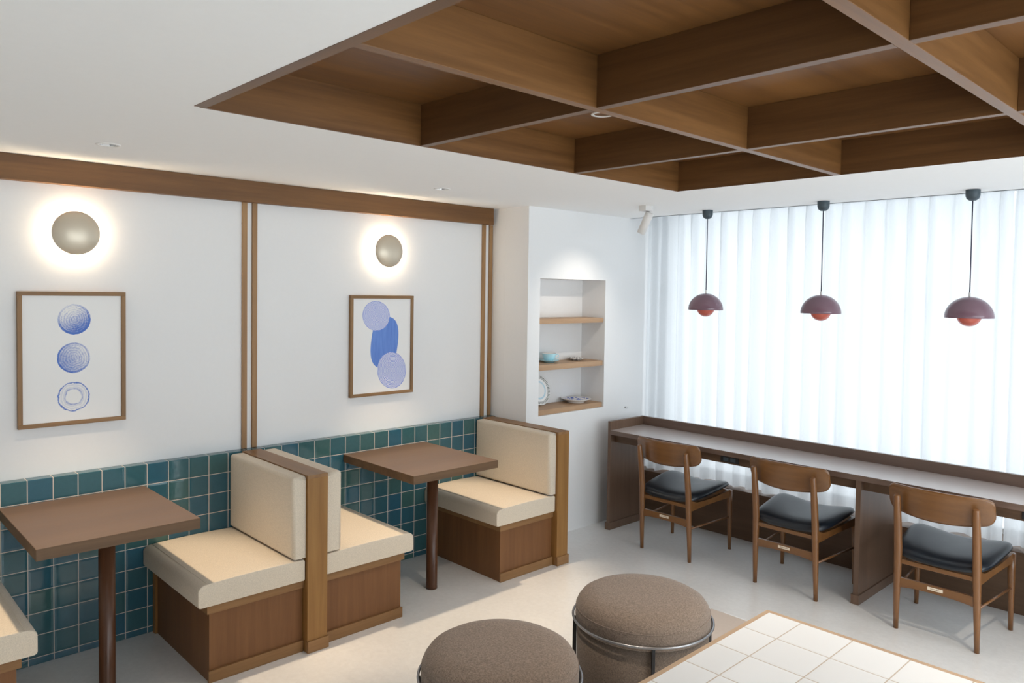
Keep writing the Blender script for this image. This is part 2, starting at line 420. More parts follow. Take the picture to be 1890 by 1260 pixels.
def slab_with_holes(bm, us, vs, holes, put, t):
    """the same with thickness: put(u, v, w), w in 0..t"""
    us = sorted(set(us + [h[0] for h in holes] + [h[1] for h in holes])); vs = sorted(set(vs + [h[2] for h in holes] + [h[3] for h in holes]))
    g = {}
    def V(i, j, k):
        if (i, j, k) not in g: g[(i, j, k)] = bm.verts.new(put(us[i], vs[j], k*t))
        return g[(i, j, k)]
    n, m = len(us)-1, len(vs)-1
    def solid(i, j):
        if i < 0 or j < 0 or i >= n or j >= m: return False
        cu, cv = (us[i]+us[i+1])/2, (vs[j]+vs[j+1])/2
        return not any(h[0] < cu < h[1] and h[2] < cv < h[3] for h in holes)
    for i in range(n):
        for j in range(m):
            if not solid(i, j): continue
            bm.faces.new((V(i, j, 0), V(i+1, j, 0), V(i+1, j+1, 0), V(i, j+1, 0)))
            bm.faces.new((V(i, j+1, 1), V(i+1, j+1, 1), V(i+1, j, 1), V(i, j, 1)))
            for (di, dj, a, b_) in ((-1, 0, (i, j+1), (i, j)), (1, 0, (i+1, j), (i+1, j+1)), (0, -1, (i, j), (i+1, j)), (0, 1, (i+1, j+1), (i, j+1))):
                if not solid(i+di, j+dj):
                    bm.faces.new((V(*a, 0), V(*a, 1), V(*b_, 1), V(*b_, 0)))
    return bm

def obj(name, bm, mat, parent=None, smooth=False, loc=None):
    bmesh.ops.recalc_face_normals(bm, faces=bm.faces)
    me = bpy.data.meshes.new(name); bm.to_mesh(me); bm.free()
    me.materials.append(MAT[mat] if isinstance(mat, str) else mat)
    if smooth:
        for p in me.polygons: p.use_smooth = True
    o = bpy.data.objects.new(name, me); C.objects.link(o)
    if parent is not None:
        o.parent = parent
        pw = wloc(parent)
        if parent.rotation_euler[2] == 0 and not parent.get('_local'):
            # parts are modelled in room coordinates: bring them into the parent's frame
            for v in me.vertices: v.co -= pw
    if loc is not None: o.location = loc
    return o
def wloc(o):
    p = Vector(o.location)
    while o.parent is not None: o = o.parent; p += o.location
    return p
def thing(name, label, cat, loc, group=None, local=False):
    o = bpy.data.objects.new(name, None); C.objects.link(o); o.location = loc
    o.empty_display_size = .1
    o['label'] = label; o['category'] = cat
    if group: o['group'] = group
    if local: o['_local'] = 1
    return o
def tag(o, label, cat, group=None):
    o['label'] = label; o['category'] = cat
    if group: o['group'] = group
    return o
def struct(name, bm, mat, smooth=False):
    o = obj(name, bm, mat, smooth=smooth); o['kind'] = 'structure'; return o
def copy_tree(o, parent=None):
    c = o.copy(); C.objects.link(c)
    if parent is not None: c.parent = parent
    for ch in [q for q in bpy.data.objects if q.parent == o]: copy_tree(ch, c)
    return c
def B(name, mat, parent, *dims, bev=0.0, seg=2):
    return obj(name, box(new_bm(), *dims, bev=bev, seg=seg), mat, parent)

# ------------------------------------------------------------------ room shell
HC = 2.26; W = -.06; XR = 5.4; YB = -3.1; YW = 4.45
PX, PY = .30, 2.96                      # alcove wall: face and near side
DOWN = [(.521, .357), (.512, 2.064)]
CO = (1.436, 4.16, .366, 2.992)         # coffer opening x0 x1 y0 y1
struct('floor', box(new_bm(), -.3, XR+.2, YB-.2, YW+.3, -.12, 0), 'floor')
r = .030
holes = [(CO[0], CO[1], CO[2], CO[3])] + [(x-r, x+r, y-r, y+r) for x, y in DOWN]
struct('ceiling', slab_with_holes(new_bm(), [-.3, XR+.2], [YB-.2, 4.07], holes, lambda u, v, w: (u, v, HC+w), .09), 'ceil')
struct('wall_left', box(new_bm(), -.3, W, YB, PY+.1, .0, HC+.04), 'wall')
struct('wall_left_tiled', box(new_bm(), W+.0005, 0, YB+.02, PY-.002, 0, .8314, bev=.0025), 'tiles')
# alcove wall with the display recess
NI = (3.075, 3.762, .852, 1.785)
bm = new_bm()
slab_with_holes(bm, [PY, YW], [0, HC+.3], [(NI[0], NI[1], NI[2], NI[3])], lambda u, v, w: (PX-w, u, v), .225)
box(bm, -.3, PX-.2255, PY, YW, 0, HC+.3)
struct('wall_alcove', bm, 'wall')
struct('wall_right', slab_with_holes(new_bm(), [YB, YW+.2], [0, HC+.04], [(-.6, 3.8, .35, 2.18)], lambda u, v, w: (XR+w, u, v), .15), 'wall')
wf = new_bm()
for y in (-.6, .85, 2.3, 3.765): box(wf, XR+.05, XR+.1, y, y+.035, .35, 2.18)
for z in (.35, 2.15): box(wf, XR+.05, XR+.1, -.6, 3.8, z, z+.03)
w2 = obj('window_2', wf, 'whitepl'); w2['kind'] = 'structure'
gp = new_bm(); box(gp, XR+.072, XR+.078, -.57, 3.77, .38, 2.15); obj('pane', gp, 'glass', w2)
struct('wall_back', box(new_bm(), -.3, XR, YB-.15, YB, 0, HC+.04), 'wall')
# street side: wall over and beside the window, recess of the curtain above the ceiling edge
WIN = (.36, 5.25, .335, 2.34)
bm = slab_with_holes(new_bm(), [PX, XR], [0, 2.55], [WIN], lambda u, v, w: (u, YW+w, v), .15)
struct('wall_window', bm, 'wall')
struct('ceiling_curtain_recess', box(new_bm(), PX, XR, 4.0, YW+.1, 2.49, 2.55), 'ceil')
struct('ceiling_recess_edge', box(new_bm(), PX, XR, 4.045, 4.07, HC+.0, 2.49), 'ceil')
# low wood-faced wall under the window with its sill
struct('wall_window_low', box(new_bm(), PX+.001, XR, 4.178, YW, 0, .321), 'sill')
struct('trim_sill', box(new_bm(), PX+.001, XR, 4.170, YW+.02, .321, .337, bev=.002), 'sill')
# window frame
wf = new_bm()
for x in (.36, 2.80, 5.21): box(wf, x, x+.035, 4.47, 4.52, .337, 2.34)
for z in (.337, 2.305): box(wf, .36, 5.25, 4.475, 4.515, z, z+.03)
w1 = obj('window_1', wf, 'whitepl'); w1['kind'] = 'structure'
gp = new_bm(); box(gp, .38, 5.23, 4.492, 4.496, .36, 2.32)
obj('pane', gp, 'glass', w1)
# wall trims
struct('trim_beam', box(new_bm(), W, -.012, YB+.02, 2.93, 2.148, HC, bev=.0015), 'beam')
for i, (a, b_) in enumerate(((1.166, 1.194), (1.222, 1.250), (2.863, 2.893), (2.927, 2.956), (-.56, -.532), (-.504, -.476))):
    struct('trim_%d' % (i+1), box(new_bm(), W, W+.012, a, b_, .832, 2.148, bev=.0015), 'trimw')

# ------------------------------------------------------------------ coffered ceiling panel
cf = thing('coffered_ceiling', 'dark stained wooden coffered grid recessed into the white ceiling', 'coffered ceiling', (2.8, 1.68, HC))
ZT = HC+.16
B('backing_panel', 'coffer', cf, CO[0]-.03, CO[1]+.03, CO[2]-.05, CO[3]+.03, ZT+.0, ZT+.015)
hw = .0175
# edge boards
B('edge_board', 'coffer', cf, CO[0]-.004, CO[0]+.004, CO[2], CO[3], HC-.001, ZT)
B('edge_board', 'coffer', cf, CO[1]-.02, CO[1], CO[2], CO[3], HC-.001, ZT)
B('edge_board', 'coffer_x', cf, CO[0]+.004, CO[1]-.02, CO[3]-.006, CO[3], HC-.0005, ZT)
B('edge_board', 'coffer_x', cf, CO[0]+.004, CO[1]-.02, CO[2]-.02, CO[2]+.018, HC-.001, ZT)
ys = [1.2407, 2.1442]
xs = [2.3194, 3.2169]
for x in xs: B('beam', 'coffer', cf, x-hw, x+hw, CO[2]+.0175, CO[3]-.006, HC-.0005, ZT, bev=.0012)
segx = [CO[0]+.004] + xs + [CO[1]-.02]
for y in ys:
    for k in range(3):
        x0 = segx[k] + (hw if k else 0); x1 = segx[k+1] - (hw if k < 2 else 0)
        B('cross_beam', 'coffer_x', cf, x0, x1, y-hw, y+hw, HC-.0003, ZT, bev=.0012)

# ------------------------------------------------------------------ downlights
def spot(name, loc, target, energy, col, size, blend=.6, rad=.03):
    l = bpy.data.lights.new(name, 'SPOT'); l.energy = energy; l.color = col; l.spot_size = size; l.spot_blend = blend; l.shadow_soft_size = rad
    o = bpy.data.objects.new(name, l); C.objects.link(o); o.location = loc
    o.rotation_euler = (Vector(target)-Vector(loc)).to_track_quat('-Z', 'Y').to_euler()
    return o
WARM = (1.0, .78, .54)
def downlight(x, y, z, label, energy, recess=True, size=1.75, warm=(1.0, .87, .72)):
    t = thing('ceiling_downlight', label, 'ceiling light', (x, y, z), 'recessed downlights')
    T = Matrix.Translation((x, y, z))
    obj('trim_ring', lathe(new_bm(), [(.034, .004), (.034, -.001), (.036, -.003), (.046, -.0025), (.047, 0)], 40, T), 'whitepl', t, True)
    if recess:
        obj('reflector', lathe(new_bm(), [(.0338, .0), (.030, .02), (.024, .045), (.0, .046)], 40, T), 'downlens', t, True)
        obj('lens', lathe(new_bm(), [(.0, .038), (.018, .038), (.018, .042), (0, .042)], 32, T), 'spotlens', t, True)
    else:
        obj('lens', lathe(new_bm(), [(.0, -.0005), (.033, -.0005), (.033, .0), (0, .0)], 32, T), 'spotlens', t, True)
    s = spot('downlight_beam', (x, y, z-.004), (x, y, 0), energy, warm, size)
    s.parent = t; s.location = (0, 0, -.006)
    return t
downlight(*DOWN[0], HC, 'white recessed downlight in the ceiling above the nearer booth table', 118, size=.98, warm=WARM)
downlight(*DOWN[1], HC, 'white recessed downlight in the ceiling above the farther booth table', 118, size=.98, warm=WARM)
downlight(1.853, 1.832, ZT, 'small round downlight inside the coffered ceiling', 78, size=1.45)
# unseen fill lights added in the same fitting, in coffers and ceiling
for x, y, z, e, lb in ((2.75, .82, ZT, 8, 'added fill downlight in the coffer above the tiled table'), (3.65, 1.8, ZT, 50, 'added fill downlight in the coffer beyond the right picture edge'), (3.72, 2.62, ZT, 85, 'added fill downlight in the coffer nearest the desk beyond the right picture edge'), (1.2, -1.6, HC, 40, 'added fill downlight behind the camera towards the booth wall'), (2.8, -1.6, HC, 36, 'added fill downlight behind the camera in the room middle'), (4.4, -1.0, HC, 30, 'added fill downlight right of the camera near the back'), (4.75, 2.2, HC, 30, 'added fill downlight beside the right-hand side window')):
    downlight(x, y, z, lb, e, recess=False)

# ------------------------------------------------------------------ wall sconces
def sconce(y, z, label):
    t = thing('wall_sconce', label, 'wall light', (W, y, z), 'round backlit wall sconces')
    R = Matrix.Translation((W, y, z)) @ Matrix.Rotation(PI/2, 4, 'Y')
    obj('wall_plate', lathe(new_bm(), [(0, .0), (.045, .0), (.045, .012), (0, .012)], 40, R), 'whitepl', t, True)
    obj('lamp_ring', lathe(new_bm(), [(.050, .006), (.070, .006), (.070, .024), (.050, .024), (.050, .006)], 40, R), 'glow', t, True)
    prof = [(0, .034), (.070, .034), (.092, .036), (.099, .041), (.0985, .047), (.090, .056), (.070, .066), (.045, .0735), (.02, .077), (0, .0775)]
    obj('domed_cover', lathe(new_bm(), prof, 64, R), 'brass', t, True)
sconce(.371, 1.933, 'round domed champagne wall sconce glowing above the picture of three blue discs')
sconce(2.075, 1.931, 'round domed champagne wall sconce glowing above the picture of blue pebbles')

# ------------------------------------------------------------------ framed pictures
def picture(y0, y1, z0, z1, mat, label):
    yc, zc = (y0+y1)/2, (z0+z1)/2
    t = thing('framed_picture', label, 'picture', (W, yc, zc), 'framed blue prints')
    w = .0185; x0, x1 = W+.002, W+.024
    B('frame_rail', 'frame_y', t, x0, x1, y0, y1, z1-w, z1, bev=.001)
    B('frame_rail', 'frame_y', t, x0, x1, y0, y1, z0, z0+w, bev=.001)
    B('frame_stile', 'frame_z', t, x0, x1, y0, y0+w, z0+w, z1-w, bev=.001)
    B('frame_stile', 'frame_z', t, x0, x1, y1-w, y1, z0+w, z1-w, bev=.001)
    bm = new_bm(); box(bm, -.002, .002, -(y1-y0)/2+w-.001, (y1-y0)/2-w+.001, -(z1-z0)/2+w-.001, (z1-z0)/2-w+.001)
    me_o = obj('print_sheet', bm, mat, None); me_o.parent = t; me_o.location = (.012, 0, 0)
picture(.144, .586, 1.054, 1.665, print_blue_discs(), 'oak framed print of three blue brushed discs in a column')
picture(1.823, 2.279, 1.048, 1.658, print_pebbles(), 'oak framed print of overlapping blue pebble shapes with contour lines')

# ------------------------------------------------------------------ booth benches, dividers, tables
def cushion_profile(bm, d, x0, x1, z0, z1, sgn, y0, rtop=.035, rbot=.012, endr=.008):
    """seat cushion extruded along x; rolled front edge at y = y0 + sgn*d"""
    P = [(0.004, z0), (0, z0+.004), (0, z1-.006), (.006, z1)]
    n = 8
    cr = .006
    for i in range(1, 6): P.append((d*.17*i, z1+cr*math.sin(PI*i/6)))
    for i in range(n+1):
        a = PI/2 - (PI/2)*i/n
        P.append((d-rtop+rtop*math.cos(a), z1-rtop*.8+rtop*.8*math.sin(a)))
    for i in range(5):
        a = -(PI/2)*i/4
        P.append((d-rbot+rbot*math.cos(a), z0+rbot+rbot*math.sin(a)))
    t = bmesh.new(); rings = []
    yc = d/2; zc = (z0+z1)/2
    for (x, s) in ((x0, .985), (x0+endr*.4, .997), (x0+endr, 1), (x0+(x1-x0)*.33, 1.0), (x0+(x1-x0)*.66, 1.0), (x1-endr, 1), (x1-endr*.4, .997), (x1, .985)):
        rings.append([t.verts.new((x, y0+sgn*(yc+(p[0]-yc)*(1-(1-s)*.6)), zc+(p[1]-zc)*(1-(1-s)*2.2))) for p in P])
    for a, b_ in zip(rings, rings[1:]):
        for i in range(len(P)):
            j = (i+1) % len(P); f = t.faces.new((a[i], a[j], b_[j], b_[i])); f.smooth = True
    t.faces.new(rings[0]); t.faces.new(list(reversed(rings[-1])))
    append(bm, t); return bm

def bench(yb, sgn, seat_d, back_t, base_d, label):
    t = thing('booth_bench', label, 'bench seat', (.34, yb+sgn*.2, 0), 'upholstered booth benches')
    def yy(a, b_): return (min(yb+sgn*a, yb+sgn*b_), max(yb+sgn*a, yb+sgn*b_))
    a, b_ = yy(.002, base_d); B('base_panel', 'panel', t, .003, .664, a, b_, 0, .301)
    a, b_ = yy(.002, base_d+.014); B('top_rail', 'booth_y', t, .003, .678, a, b_, .301, .339, bev=.001)
    a, b_ = yy(.002, base_d+.006); B('plinth', 'booth_y', t, .664, .676, a, b_, 0, .052, bev=.001)
    a, b_ = yy(base_d, base_d+.012); B('plinth_return', 'booth_z', t, .003, .035, a, b_, 0, .30)
    obj('seat_cushion', cushion_profile(new_bm(), seat_d, .004, .692, .339, .437, sgn, yb+sgn*.003), 'linen', t)
    # back cushion
    bm = new_bm(); tb = bmesh.new(); a, b_ = yy(.002, back_t); box(tb, .004, .692, a, b_, .4465, .826)
    front = yb+sgn*back_t
    ed = [e for e in tb.edges if all(abs(v.co.y-front) < 1e-4 for v in e.verts)]
    ed += [e for e in tb.edges if all(v.co.z > .82 for v in e.verts) and abs(e.verts[0].co.y-e.verts[1].co.y) > .01]
    bmesh.ops.bevel(tb, geom=ed, offset=.016, segments=5, profile=.5, affect='EDGES')
    for f in tb.faces: f.smooth = False
    append(bm, tb)
    o = obj('back_cushion', bm, 'linen', t)
    for p in o.data.polygons: p.use_smooth = p.area < .01
    # piped seam round the seat top
    sy = yb+sgn*(seat_d-.036)
    s = new_bm(); tube(s, [(.006, sy, .4385), (.35, sy, .4392), (.686, sy, .4385)], .0008, 6)
    sd = yb+sgn*(back_t+.01)
    tube(s, [(.686, sd, .4385), (.686, sy, .4385)], .0008, 6)
    obj('seam', s, 'linen', t)
    return t
def divider(y0, y1, label):
    t = thing('booth_divider', label, 'booth partition', (.35, (y0+y1)/2, 0), 'wooden booth dividers')
    B('panel', 'booth_z', t, .002, .708, y0, y1, 0, .815)
    B('cap', 'booth_x', t, .002, .708, y0, y1, .815, .8312, bev=.001)
    B('plinth', 'booth_y', t, .690, .716, y0-.001, y1+.006, 0, .055, bev=.001)
divider(1.145, 1.247, 'thick wooden booth divider between two back to back benches')
divider(2.838, 2.936, 'thick wooden booth divider at the far end beside the white alcove wall')
bench(1.144, -1, .492, .068, .438, 'beige booth bench in front of the middle divider, facing the nearer table')
bench(1.248, 1, .508, .085, .450, 'beige booth bench behind the middle divider, facing the farther table')
bench(2.837, -1, .487, .062, .436, 'beige booth bench against the far divider by the alcove wall')
bench(-.446, 1, .510, .085, .450, 'beige booth bench cut off by the left picture edge')

def booth_table(y0, y1, label):
    yc = (y0+y1)/2
    t = thing('booth_table', label, 'table', (.35, yc, 0), 'square booth tables')
    B('table_top', 'ttop', t, .002, .692, y0, y1, .684, .7285, bev=.0008)
    e = new_bm()
    box(e, .692, .6935, y0, y1, .6845, .728); box(e, .002, .6935, y0-.0015, y0, .6845, .728); box(e, .002, .6935, y1, y1+.0015, .6845, .728)
    obj('edge_band', e, 'tedge', t)
    obj('column', lathe(new_bm(), [(0, 0), (.0325, 0), (.0325, .012), (.0315, .016), (.0315, .684), (0, .684)], 40, Matrix.Translation((.47, yc, 0))), 'tleg', t)
    B('mounting_plate', 'blackm', t, .36, .58, yc-.11, yc+.11, .678, .6845)
booth_table(.064, .656, 'brown square topped table on one column in the nearer booth')
booth_table(1.757, 2.346, 'brown square topped table on one column in the farther booth')

# ------------------------------------------------------------------ alcove shelves and crockery
def shelf(z0, z1, label, y0=3.076, y1=3.7605, x1=.286):
    o = obj('alcove_shelf', box(new_bm(), .0755, x1, y0, y1, z0, z1, bev=.0008), 'shelf')
    tag(o, label, 'shelf', 'oak boards in the alcove'); return o
shelf(1.476, 1.511, 'pale oak shelf in the wall alcove, topmost, empty')
shelf(1.158, 1.1955, 'pale oak shelf in the wall alcove holding the blue cup')
shelf(.853, .888, 'pale oak board at the alcove bottom under the floral dish')
def at(x, y, z, rot=None):
    m = Matrix.Translation((x, y, z));  return m @ rot if rot else m
CU = (.155, 3.325, 1.1957)
t = thing('saucer', 'light blue saucer under the cup on the middle alcove shelf', 'saucer', CU)
obj('dish', lathe(new_bm(), [(0, .004), (.024, .004), (.026, 0), (.036, 0), (.038, .004), (.06, .011), (.072, .0165), (.0725, .018), (.07, .0185), (.05, .011), (.03, .0075), (0, .0075)], 56, at(*CU)), 'cupblue', t, True)
t = thing('teacup', 'light blue teacup with a white inside on its saucer', 'cup', (CU[0], CU[1], CU[2]+.0078))
cm = at(CU[0], CU[1], CU[2]+.0078)
obj('cup_body', lathe(new_bm(), [(0, .003), (.018, .003), (.020, 0), (.024, 0), (.026, .004), (.038, .016), (.0475, .036), (.0515, .056)], 56, cm), 'cupblue', t, True)
obj('cup_inside', lathe(new_bm(), [(.0515, .056), (.0495, .0565), (.046, .038), (.036, .018), (.022, .0065), (0, .0055)], 56, cm), 'porc', t, True)
hd = new_bm(); ang = math.radians(52)
hp = [(.047, .046), (.060, .050), (.068, .042), (.064, .028), (.050, .022), (.042, .020)]
tube(hd, [(CU[0]+a*math.cos(ang), CU[1]+a*math.sin(ang), CU[2]+.0078+z) for a, z in hp], .0032, 10)
obj('handle', hd, 'cupblue', t)
def dark_rim_plate_mat():
    b = NB('white_glaze_brown_marks'); x, y, z = b.sep(b.coord())
    r = b.math('SQRT', b.math('ADD', b.math('MULTIPLY', x, x), b.math('MULTIPLY', y, y)))
    n = b.noise(b.coord(), 95, 2, .5)
    k = b.math('MULTIPLY', b.math('GREATER_THAN', n, .53), b.math('GREATER_THAN', r, .032))
    b.set(Base_Color=b.mix(k, (.82, .81, .78, 1), (.12, .11, .13, 1)), Roughness=.2); return b.m
PL = (.155, 3.612, 1.1957)
p = obj('small_plate', lathe(new_bm(), [(0, .004), (.028, .004), (.03, 0), (.036, 0), (.04, .004), (.066, .016), (.0675, .0175), (.065, .018), (.04, .0085), (0, .0075)], 56), dark_rim_plate_mat(), None, True)
p.location = PL; tag(p, 'small white plate with dark brown markings beside the blue cup', 'plate')
def floral_mat():
    b = NB('white_glaze_blue_flowers'); co = b.coord(); x, y, z = b.sep(co)
    r = b.math('SQRT', b.math('ADD', b.math('MULTIPLY', x, x), b.math('MULTIPLY', y, y)))
    n = b.noise(co, 42, 3, .5, dist=1.2); top = b.math('GREATER_THAN', z, .0165)
    k = b.math('MULTIPLY', b.math('GREATER_THAN', n, .52), b.math('MULTIPLY', b.math('LESS_THAN', r, .096), b.math('GREATER_THAN', r, .02)))
    geo = b.n.new('ShaderNodeNewGeometry'); nz = b.math('GREATER_THAN', b.sep(geo.outputs['Normal'])[2], .2)
    k = b.math('MULTIPLY', k, nz)
    b.set(Base_Color=b.mix(k, (.82, .81, .80, 1), (.06, .12, .50, 1)), Roughness=.18); return b.m
p = obj('floral_dish', lathe(new_bm(), [(0, .005), (.05, .005), (.053, 0), (.061, 0), (.063, .008), (.085, .018), (.108, .0285), (.11, .0305), (.107, .0315), (.08, .022), (.05, .0155), (0, .0145)], 72), floral_mat(), None, True)
p.location = (.178, 3.592, .8882); tag(p, 'white footed dish painted with blue flowers on the lowest alcove board', 'dish')
def striped_plate_mat():
    b = NB('white_glaze_grey_ticks'); x, y, z = b.sep(b.coord())
    r = b.math('SQRT', b.math('ADD', b.math('MULTIPLY', x, x), b.math('MULTIPLY', y, y)))
    a = b.math('ARCTAN2', y, x)
    tick = b.math('GREATER_THAN', b.math('SINE', b.math('MULTIPLY', a, 56)), -.25)
    band = b.math('MULTIPLY', b.math('GREATER_THAN', r, .082), b.math('LESS_THAN', r, .102))
    k = b.math('MULTIPLY', tick, band)
    pale = b.math('MULTIPLY', b.math('GREATER_THAN', r, .055), b.math('LESS_THAN', r, .067))
    col = b.mix(pale, (.84, .84, .83, 1), (.50, .68, .78, 1))
    b.set(Base_Color=b.mix(k, col, (.16, .17, .15, 1)), Roughness=.2); return b.m
p = obj('standing_plate', lathe(new_bm(), [(0, .004), (.05, .004), (.052, 0), (.058, 0), (.062, .004), (.105, .014), (.108, .0165), (.105, .0175), (.068, .009), (0, .008)], 96), striped_plate_mat(), None, True)
p.rotation_euler = (0, PI/2-.24, 0); p.location = (.103, 3.272, .8885+.1055)
tag(p, 'round plate with grey ticked rim leaning upright in the alcove corner', 'plate')

# ------------------------------------------------------------------ track spotlight
t = thing('ceiling_spotlight', 'white cylinder spotlight hanging from the ceiling near the curtain corner', 'spotlight', (.875, 3.45, HC))
B('mount_box', 'spotgrey', t, .85, .905, 3.415, 3.495, HC-.034, HC, bev=.0015)
hb = new_bm(); tube(hb, [(.885, 3.47, HC-.03), (.885, 3.475, HC-.075)], .006, 10); box(hb, .89, .896, 3.47, 3.49, HC-.085, HC-.03); obj('hinge_arm', hb, 'spotgrey', t)
p0 = Vector((.905, 3.458, HC-.050)); aim = Vector((.15, 3.42, 1.28)); dr = (Vector((.60, 3.42, HC-.68))-p0).normalized()
q = dr.to_track_quat('Z', 'Y').to_matrix().to_4x4(); T = Matrix.Translation(p0) @ q
obj('lamp_cylinder', lathe(new_bm(), [(0, -.006), (.024, -.006), (.027, -.003), (.027, .138), (.0255, .1395), (.0245, .136), (.022, .110), (0, .110)], 40, T), 'spotgrey', t, True)
s = spot('spotlight_beam', p0+dr*.142, aim, 12, (1.0, .90, .78), 1.5, 1.0, .012)

# curtain holdback hook on the alcove wall
t = obj('wall_hook', lathe(new_bm(), [(0, 0), (.007, 0), (.007, .003), (.003, .004), (.003, .014), (.007, .015), (.007, .019), (0, .02)], 20, at(PX, 4.02, .825, Matrix.Rotation(PI/2, 4, 'Y'))), 'chrome', None, True)
tag(t, 'tiny metal curtain hook on the white wall at the window corner', 'hook')

# ------------------------------------------------------------------ curtains
def curtain(x0, x1, tops, label, y0=4.252, seed=1):
    """pinch-pleated voile: narrow deep pleats at the heading that open into soft folds"""
    rnd = random.Random(seed)
    ztop, zbot = 2.45, .341
    nx = int((x1-x0)/.0032)
    zs = [ztop, 2.38, 2.32, 2.28, 2.24, 2.2, 2.15, 2.1, 2.05, 2.0, 1.93, 1.85, 1.75, 1.6, 1.4, 1.2, 1.0, .8, .6, .45, zbot]
    P = [(x, rnd.uniform(.75, 1.2), rnd.uniform(.8, 1.35), rnd.uniform(-.018, .008), rnd.uniform(.55, 1.0)) for x in tops]
    bm = new_bm(); rows = []
    for z in zs:
        h = (ztop-z)/(ztop-zbot); row = []
        bulge = math.exp(-((z-2.17)/.10)**2)                     # the pleat opens like a leaf below the heading
        o = min(1, max(0, (2.25-z)/.45)); o = o*o*(3-2*o)
        for i in range(nx+1):
            x = x0+(x1-x0)*i/nx; y = 0.
            for (px, am, wv, sw, low) in P:
                c = px+sw*h
                if abs(x-c) > .1: continue
                w = (.0095+.010*bulge+.0145*o)*wv
                a = am*(.052*(1-o)+.060*low*o)
                y -= a*math.exp(-abs((x-c)/w)**2.4)
            y += .005*math.sin(x*41+seed+2.2*h)*h + .003*math.sin(x*17+seed)
            row.append(bm.verts.new((x, y0+y, z)))
        rows.append(row)
    for a, b_ in zip(rows, rows[1:]):
        for i in range(nx):
            f = bm.faces.new((a[i], a[i+1], b_[i+1], b_[i])); f.smooth = True
    for i, v in enumerate(rows[-1]): v.co.z += .006*math.sin(i*.06+seed)+.006
    t = obj('sheer_curtain', bm, 'curtain'); tag(t, label, 'curtain', 'sheer pleated window curtains'); return t
curtain(.315, 2.742, [.382, .482, .617, .738, .865, .979, 1.11, 1.233, 1.356, 1.482, 1.607, 1.731, 1.838, 1.98, 2.104, 2.223, 2.337, 2.47, 2.594, 2.693],
        'wide sheer white pleated curtain hanging behind the long desk', seed=3)
curtain(2.748, 5.3, [2.772+.098*k+.012*math.sin(k*2.1) for k in range(26)], 'sheer white curtain gathered at the right picture edge', y0=4.262, seed=5)

# ------------------------------------------------------------------ window desk
dk = thing('window_desk', 'long brown wooden desk with a raised lip along the curtained window', 'desk', (1.8, 3.85, 0))
B('end_panel', 'desk_z', dk, .440, .465, 3.648, 4.052, 0, .7785, bev=.001)
B('plinth', 'desk_z', dk, .432, .474, 3.640, 4.052, 0, .052, bev=.001)
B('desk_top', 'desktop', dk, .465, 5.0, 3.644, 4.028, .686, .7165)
B('edge_band', 'desk', dk, .465, 5.0, 3.640, 3.644, .686, .7163)
B('back_lip', 'desk', dk, .465, 5.0, 4.028, 4.052, .66, .7785, bev=.001)
B('apron', 'sill', dk, .465, 5.0, 3.692, 3.712, .628, .686)
B('support_panel', 'desk_z', dk, 2.180, 2.208, 3.655, 4.165, 0, .6858, bev=.001)
B('plinth', 'desk_z', dk, 2.172, 2.216, 3.645, 4.166, 0, .052, bev=.001)
B('support_panel', 'desk_z', dk, 3.9, 3.928, 3.655, 4.165, 0, .6858, bev=.001)
for x in (1.325, 2.95):
    sp = B('power_socket', 'blackm', dk, x, x+.125, 3.684, 3.692, .638, .676, bev=.001)
    for q in range(2):
        e = new_bm(); box(e, x+.02+q*.05, x+.055+q*.05, 3.6828, 3.6841, .645, .668); o = obj('socket_face', e, 'slate', sp)
        # parent chain is desk > socket > face

